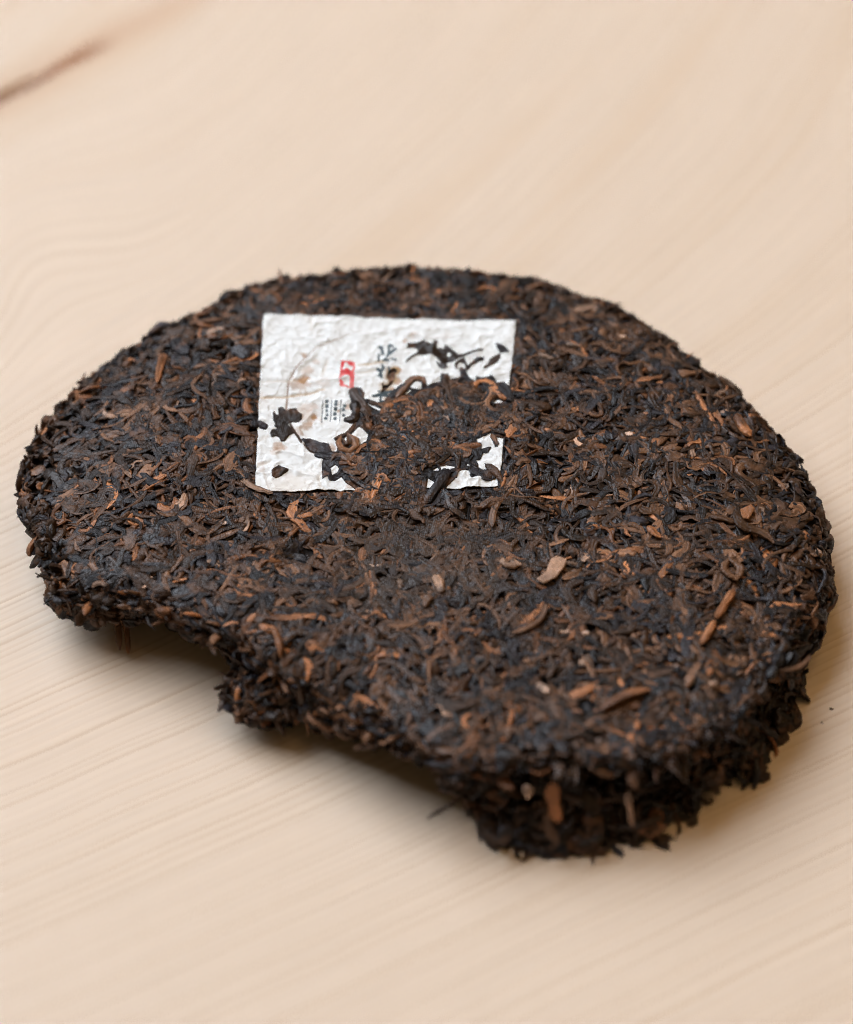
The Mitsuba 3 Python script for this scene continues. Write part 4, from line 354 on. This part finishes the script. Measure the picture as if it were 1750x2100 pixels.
def surface_leaves(Pt, Nm, seed, lift, tilt, short=0.9, dark=0.0, bend=0.0, fat=1.0):
    r = np.random.default_rng(seed)
    n = len(Pt)
    L, hw, ht, flat, cls = sizes(n, r)
    L = L * short
    dk = r.random(n) < np.where(Pt[:, 0] > -5, dark, 0.25)  # front of the torn face: its shade is put into darker leaf colours
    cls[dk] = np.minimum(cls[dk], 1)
    p = curl(n, L, r)
    a = np.cross(Nm, [0.0, 0.0, 1.0] + 0.05 * r.normal(size=(n, 3))); a /= np.linalg.norm(a, axis=1, keepdims=True)
    b = np.cross(Nm, a)
    g = r.normal(0, 0.75, n)[:, None] * r.choice([1, 1, 1, 2], n)[:, None]
    a, b = a * np.cos(g) + b * np.sin(g), b * np.cos(g) - a * np.sin(g)
    g = r.normal(0, tilt, n)[:, None]
    a2 = a * np.cos(g) + Nm * np.sin(g); n2 = -a * np.sin(g) + Nm * np.cos(g)
    s = np.linspace(-0.5, 0.5, NS)
    line = (Pt + Nm * r.uniform(lift[0], lift[1], (n, 1)))[:, None] + p[..., :1] * a2[:, None] + p[..., 1:] * b[:, None] + (0.5 * r.normal(size=(n, 1)) * np.cos(3 * s))[..., None] * n2[:, None]
    line = line - n2[:, None] * (bend * (p ** 2).sum(-1))[..., None]
    hw, ht = hw * fat, ht * fat
    roll = r.normal(0, 0.6, (n, 1)) + r.normal(0, 0.8, (n, 1)) * s
    V, U = leaf_mesh(line, hw, ht, roll, n2, r.integers(0, 900, n), cls, seed + 1)
    V[..., 2] = np.maximum(V[..., 2], 0.05)
    return V, U, np.full(n, -1.0) + Nm[:, 2] * 0 + r.random(n) * 0.3, L * hw, Pt

groups = []
inner = top_poly.buffer(-1.0)
V, U, hgt, area, ctr = top_leaves(9700, 21, inner, (-2.0, -0.02), 0.05)
# nothing of the bulk may come through the bare paper
x, y = V[..., 0], V[..., 1]
inlab = contains_xy(label_quad.buffer(0.4), x, y)
lid = ztop(x, y) - 0.42
V[..., 2] = np.where(inlab, np.minimum(V[..., 2], lid), V[..., 2])
groups.append((V, U, hgt, area, ctr, inlab.mean(1) < 0.3))
# more leaves over the covered part of the paper and around its free edges
V, U, hgt, area, ctr = top_leaves(1150, 33, unary_union([p for p in polys('bed') if p.area > 20]).buffer(6).intersection(label_quad.buffer(14).difference(bare)), (-0.2, 0.5), 1.0, 0.07, bed_z)
ok = ~contains_xy(bare_zone, V[..., 0], V[..., 1]).any(1)
groups.append((V[ok], U[ok], hgt[ok], area[ok], ctr[ok], np.ones(ok.sum(), bool)))
# sides: the rounded rim and the torn face
r = np.random.default_rng(41)
n = 5400
ii, kk = r.integers(0, NSEG, n * 2), r.uniform(0, K - 1.001, n * 2)
steep = r.random(n * 2) < np.where(wbrk[ii] > 0.5, 1.0, 0.62)
ii, kk = ii[steep][:n], kk[steep][:n]
k0 = kk.astype(int); f = (kk - k0)[:, None]
Pt = wall[ii, k0] * (1 - f) + wall[ii, k0 + 1] * f
Nm = wn[ii, k0] * (1 - f) + wn[ii, k0 + 1] * f
Nm /= np.linalg.norm(Nm, axis=1, keepdims=True)
b = wbrk[ii] > 0.5
hollow = np.where(b, np.clip(9 * nz(Pt[:, 0] + 3, Pt[:, 1] + 1.3 * Pt[:, 2], 0.16, 77, 2), -1.2, 5.5), 0.0) * np.clip((kk - 0.5) / 2, 0, 1)
Pt = Pt - Nm * hollow[:, None]
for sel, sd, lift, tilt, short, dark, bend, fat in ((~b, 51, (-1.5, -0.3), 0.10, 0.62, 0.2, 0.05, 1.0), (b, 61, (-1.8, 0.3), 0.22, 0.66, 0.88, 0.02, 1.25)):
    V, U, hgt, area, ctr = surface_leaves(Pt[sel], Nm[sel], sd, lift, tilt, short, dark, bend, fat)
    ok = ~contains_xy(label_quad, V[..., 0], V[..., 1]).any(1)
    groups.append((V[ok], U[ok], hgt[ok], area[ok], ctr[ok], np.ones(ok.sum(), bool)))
pts, fi = trimesh.sample.sample_surface(lump_mesh, 420, seed=4)
V, U, hgt, area, ctr = surface_leaves(np.array(pts), np.array(lump_mesh.face_normals[fi]), 71, (-1.0, 0.3), 0.22, 0.7, 0.7, 0.03, 1.2)
groups.append((V, U, hgt, area, ctr, np.ones(len(V), bool)))

# the leaves one can point at: traced centre lines
def resample(pts, n):
    pts = np.array(pts, float)
    d = np.concatenate([[0], np.cumsum(np.linalg.norm(np.diff(pts, axis=0), axis=1))])
    from scipy.interpolate import PchipInterpolator
    return PchipInterpolator(d, pts)(np.linspace(0, d[-1], n))
named = []
r = np.random.default_rng(81)
for kx, (cls, w, th, h, pts) in enumerate(DATA['leaves']):
    xy = resample(np.array(pts) / 100.0, NS)
    z = ztop(xy[:, 0], xy[:, 1]) + h - 0.5 * w * th * 0.5 - 0.25
    line = np.concatenate([xy, z[:, None]], 1)[None]
    V, U = leaf_mesh(line, np.array([w / 2]), np.array([w * th / 2]), r.normal(0, 0.12, (1, NS)), np.array([[0, 0, 1.0]]), np.array([kx * 7 + 3]), np.array([cls]), 200 + kx, 0.10)
    named.append((V[0], U[0]))
for line, cls, w in (([(-70.9, -13.5, 9), (-70.2, -17, 6), (-69.4, -22.0, 3.6)], 2, 1.6), ([(-69.2, -14, 9), (-68.2, -17, 6), (-67.4, -22.8, 3.2)], 3, 1.8), ([(25.0, -71.6, 18), (26.2, -72.4, 16.6), (25.8, -72.8, 15.4)], 5, 1.3), ([(31.4, -71.0, 18.6), (31.6, -73.4, 14.5), (33.2, -75.2, 10.0)], 3, 2.6), ([(30.2, -75, 13), (31.0, -77.0, 9), (32.6, -78.2, 6), (30.6, -78.8, 3.6)], 2, 1.6), ([(48.2, -71.6, 16), (48.8, -73.6, 12), (49.6, -75.4, 8)], 4, 1.7), ([(42.5, -76.4, 5), (40.5, -77.6, 6.2), (37.5, -78.4, 5.4)], 0, 2.0), ([(22.0, -76.4, 3.6), (20.6, -77.6, 6.6), (21.8, -76.0, 9.4)], 0, 3.2), ([(12, -67, 7.5), (9, -69.2, 7.6), (6.4, -70.6, 7.0), (3.9, -72.1, 6.6)], 1, 1.1)):
    V, U = leaf_mesh(resample(line, NS)[None], np.array([w / 2]), np.array([w / 4]), np.zeros((1, NS)), np.array([[0.2, -1.0, 0.3]]), np.array([500 + len(named)]), np.array([cls]), 300 + len(named), 0.3)
    named.append((V[0], U[0]))

def put_leaf(key, V, U, F=LF):
    scene[key] = mikit.ply((V * MM, F), 'leaf_skin', smooth=True, uv=U)
count = 0
def leaf_key():
    global count
    key = 'tea_cake__tea_leaf' + (f'_{count:03d}' if count else '')
    count += 1
    return key
for kx, (V, U) in enumerate(named):
    key = leaf_key()
    put_leaf(key, V, U)
    cls = DATA['leaves'][kx][0] if kx < len(DATA['leaves']) else 1
    if cls >= 4: labels[key] = {'label': 'pale tan chip of stem among the dark leaves'}

# flat scraps of leaf that lie on the paper, and the mat of leaf that hides its lower right half
def plate(poly, z_of, thick, cell=0.8):
    v, f = trimesh.creation.triangulate_polygon(poly.segmentize(cell), engine='earcut')
    v, f = trimesh.remesh.subdivide_to_size(np.column_stack([v, np.zeros(len(v))]), f, cell)
    m = trimesh.Trimesh(v, f, process=True)
    v, f = np.array(m.vertices), np.array(m.faces)
    if trimesh.Trimesh(v, f, process=False).face_normals[:, 2].mean() < 0: f = f[:, ::-1]
    top = v.copy(); top[:, 2] = z_of(v[:, 0], v[:, 1])
    e = np.sort(f[:, [0, 1, 1, 2, 2, 0]].reshape(-1, 2), axis=1)
    raw = f[:, [0, 1, 1, 2, 2, 0]].reshape(-1, 2)
    _, inv, cnt = np.unique(e, axis=0, return_inverse=True, return_counts=True)
    be = raw[cnt[inv.ravel()] == 1]
    bot = top - [0, 0, thick]
    nv = len(top)
    return np.vstack([top, bot]), np.vstack([f, np.stack([be[:, 0], be[:, 0] + nv, be[:, 1] + nv], -1), np.stack([be[:, 0], be[:, 1] + nv, be[:, 1]], -1)])
def plate_leaf(key, poly, cls, number, h, thick=0.5, over=False):
    V, F = plate(poly, (lambda x, y: np.maximum(paper_z(x, y) + 0.22, ztop(x, y) + h) + 0.12 * nz(x, y, 0.45, number + 40, 3)) if over else (lambda x, y: ztop(x, y) + h + 0.5 * nz(x, y, 0.45, number + 40, 3)), thick)
    c = V[:, :2].mean(0)
    U = np.stack([4 * number + 0.5 + (V[:, 0] - c[0]) / 40, 4 * cls + 1.5 + (V[:, 1] - c[1]) / 40 * 0.6], -1)
    scene[key] = mikit.ply((V * MM, F), 'leaf_skin', smooth=True, uv=U)
def biggest(key):
    return max(polys(key), key=lambda p: p.area)
for kx, (key, cls) in enumerate((('bird', 1), ('leafb', 0), ('arc', 1), ('tri', 0), ('oval', 2), ('maple', 1), ('fq', 1), ('purple', 0), ('flake5', 4), ('flake3', 3))):
    plate_leaf(leaf_key(), biggest(key), cls, 610 + kx * 3, 0.95 if key.startswith('flake') else 0.15, 0.35, not key.startswith('flake'))
beds = sorted([p for p in polys('bed') if p.area > 1.5], key=lambda p: -p.area)
for kx, p in enumerate(beds):
    plate_leaf('tea_cake__leaf_mat' + (f'_{kx:03d}' if kx else ''), p, kx % 2, 700 + kx, 0.2, 0.5, True)

# the 300 largest in view are parts of their own, the rest one part
score = np.concatenate([np.where(g[5], g[3] * np.clip(1.6 + g[2], 0.05, None), -1) for g in groups])
VV = np.concatenate([g[0] for g in groups]); UU = np.concatenate([g[1] for g in groups])
order = np.argsort(-score)
single, rest = order[:300 - count], order[300 - count:]
for o in single:
    put_leaf(leaf_key(), VV[o], UU[o])
V, U = VV[rest], UU[rest]
F = (LF[None] + (np.arange(len(rest)) * LV)[:, None, None]).reshape(-1, 3)
scene['tea_cake__pressed_leaves'] = mikit.ply((V.reshape(-1, 3) * MM, F), 'leaf_skin', smooth=True, uv=U.reshape(-1, 2))
labels['tea_cake__pressed_leaves'] = {'kind': 'stuff'}

# ---------------------------------------------------------------- the paper ticket pressed into the cake
nu, nw = 320, 300
a, b = np.meshgrid(np.linspace(0, 1, nu), np.linspace(0, 1, nw), indexing='ij')
xy = ((1 - a) * (1 - b))[..., None] * Q[0] + (a * (1 - b))[..., None] * Q[1] + (a * b)[..., None] * Q[2] + ((1 - a) * b)[..., None] * Q[3]
edge = np.minimum(np.minimum(a, 1 - a), np.minimum(b, 1 - b))
xy = xy + (np.stack([nz(xy[..., 0], xy[..., 1], 0.35, 3), nz(xy[..., 0], xy[..., 1], 0.35, 13)], -1) * 0.7) * np.exp(-(edge / 0.03) ** 2)[..., None]
x, y = xy[..., 0], xy[..., 1]
V = np.stack([x, y, paper_z(x, y)], -1)
col = np.ones(V.shape) * [0.765, 0.80, 0.80]
col *= (0.985 + 0.06 * nz(x, y, 1.2, 51))[..., None]
def tint(c, k):
    global col
    col = col * (1 - k[..., None]) + np.array(c) * k[..., None]
tint((0.74, 0.68, 0.60), 0.5 * sm(0.0, 0.25, nz(x, y, 0.07, 57, 2)) * sm(45, 15, y))
for sx, sy, sr, ss in DATA['stains']:
    d = np.hypot(x - sx / 100, y - sy / 100) / (sr / 100)
    m_ = np.clip(1.15 - d / 1.25 + 2.0 * nz(x, y, 0.8, 61 + sx % 7, 4), 0, 1.2)
    tint((0.38, 0.205, 0.09), ss / 100 * sm(0.0, 0.75, m_))
for key, ss in (('ring', 1.0), ('ring2', 0.6)):
    d = seg_dist(x, y, DATA[key]); tint((0.20, 0.11, 0.055), ss * np.exp(-(d / (0.26 + 0.25 * nz(x, y, 0.3, 71))) ** 2) * sm(72.5, 58, y) ** 0.7)
for kx, g in enumerate(DATA['folds']):
    d = seg_dist(x, y, g); tint((0.48, 0.35, 0.20), (0.8 if kx in (0, 2) else 0.3) * np.exp(-(d / 0.4) ** 2))
hole = biggest('hole')
tint((0.30, 0.19, 0.08), 0.8 * sm(0.75, 0.1, np.array([0.0]))[0] * np.exp(-(np.maximum(seg_dist(x, y, [[v * 100 for v in p] for p in hole.exterior.coords]), 0) / 0.75) ** 2))
i, j = np.meshgrid(np.arange(nu - 1), np.arange(nw - 1), indexing='ij')
q = (i * nw + j).ravel()
F = np.vstack([np.stack([q, q + 1, q + nw + 1], -1), np.stack([q, q + nw + 1, q + nw], -1)])
Vf, cf = V.reshape(-1, 3), col.reshape(-1, 3)
cen_ = Vf[F].mean(1)
F = F[~contains_xy(hole, cen_[:, 0], cen_[:, 1])]
# a thin sheet: under side and rim as well
nv = len(Vf)
e = F[:, [0, 1, 1, 2, 2, 0]].reshape(-1, 2)
_, inv, cnt = np.unique(np.sort(e, axis=1), axis=0, return_inverse=True, return_counts=True)
be = e[cnt[inv.ravel()] == 1]
F2 = np.vstack([F, F[:, ::-1] + nv, np.stack([be[:, 0], be[:, 0] + nv, be[:, 1] + nv], -1), np.stack([be[:, 0], be[:, 1] + nv, be[:, 1]], -1)])
scene['paper_ticket__sheet'] = mikit.ply((np.vstack([Vf, Vf - [0, 0, 0.14]]) * MM, F2), 'paper_white', smooth=True, color=np.clip(np.vstack([cf, cf]), 0.02, 0.85))
labels['paper_ticket'] = {'label': 'square crumpled white paper ticket with black characters and red seal pressed into tea cake', 'category': 'paper label'}
def printed(key, ps, mat):
    Vs, Fs, at = [], [], 0
    for p in ps:
        v, f = plate(p, lambda x, y: paper_z(x, y) + 0.05, 0.04, 0.35)
        Vs.append(v); Fs.append(f + at); at += len(v)
    scene['paper_ticket__' + key] = mikit.ply((np.vstack(Vs) * MM, np.vstack(Fs)), mat, smooth=False)
for kx, key in enumerate(('ch1', 'ch2', 'ch3')):
    printed('character' + (f'_{kx:03d}' if kx else ''), polys(key), 'black_print')
printed('red_seal', polys('seal'), 'red_print')
labels['paper_ticket__red_seal'] = {'label': 'red printed seal with two pale characters'}
tot = 0
for g in DATA['small']:
    ps = [Polygon(np.array(h[0]) / 100.0, [np.array(w_) / 100.0 for w_ in h[1:]]).buffer(0) for h in g]
    printed('small_character' + (f'_{tot:03d}' if tot else ''), [p for p in ps if p.area > 0], 'black_print'); tot += 1
for kx, g in enumerate(DATA['lines']):
    printed('ruled_line' + (f'_{kx:03d}' if kx else ''), [Polygon(np.array(h[0]) / 100.0).buffer(0) for h in g], 'black_print')

# ---------------------------------------------------------------- crumbs of tea on the board
for kx, (cx, cy, sz, text) in enumerate(((98.9, -36.9, 0.34, 'larger dark tea crumb on the wood right of the cake'), (96.2, -40.8, 0.24, 'tiny dark tea crumb nearest the lower right rim of the cake'))):
    r = np.random.default_rng(900 + kx)
    m_ = trimesh.creation.icosphere(2)
    v = np.array(m_.vertices); v = v * (1 + 0.6 * (meshkit.fbm(v * 1.7 + kx * 5, 3, kx) - 0.5))[:, None] * [sz * 1.3, sz * 0.8, sz * 0.5]
    an = r.uniform(0, 6); v[:, :2] = v[:, :2] @ np.array([[math.cos(an), -math.sin(an)], [math.sin(an), math.cos(an)]])
    v += [cx, cy, -v[:, 2].min() + 0.01]
    U = np.stack([4 * (800 + kx) + 0.5 + v[:, 0] * 0, np.full(len(v), 4 * 1 + 1.5)], -1)
    key = 'tea_crumb' + (f'_{kx:03d}' if kx else '')
    scene[key] = mikit.ply((v * MM, np.array(m_.faces)), 'leaf_skin', smooth=True, uv=U)
    labels[key] = {'label': text, 'category': 'tea crumb', 'group': 'crumbs fallen from the tea cake'}
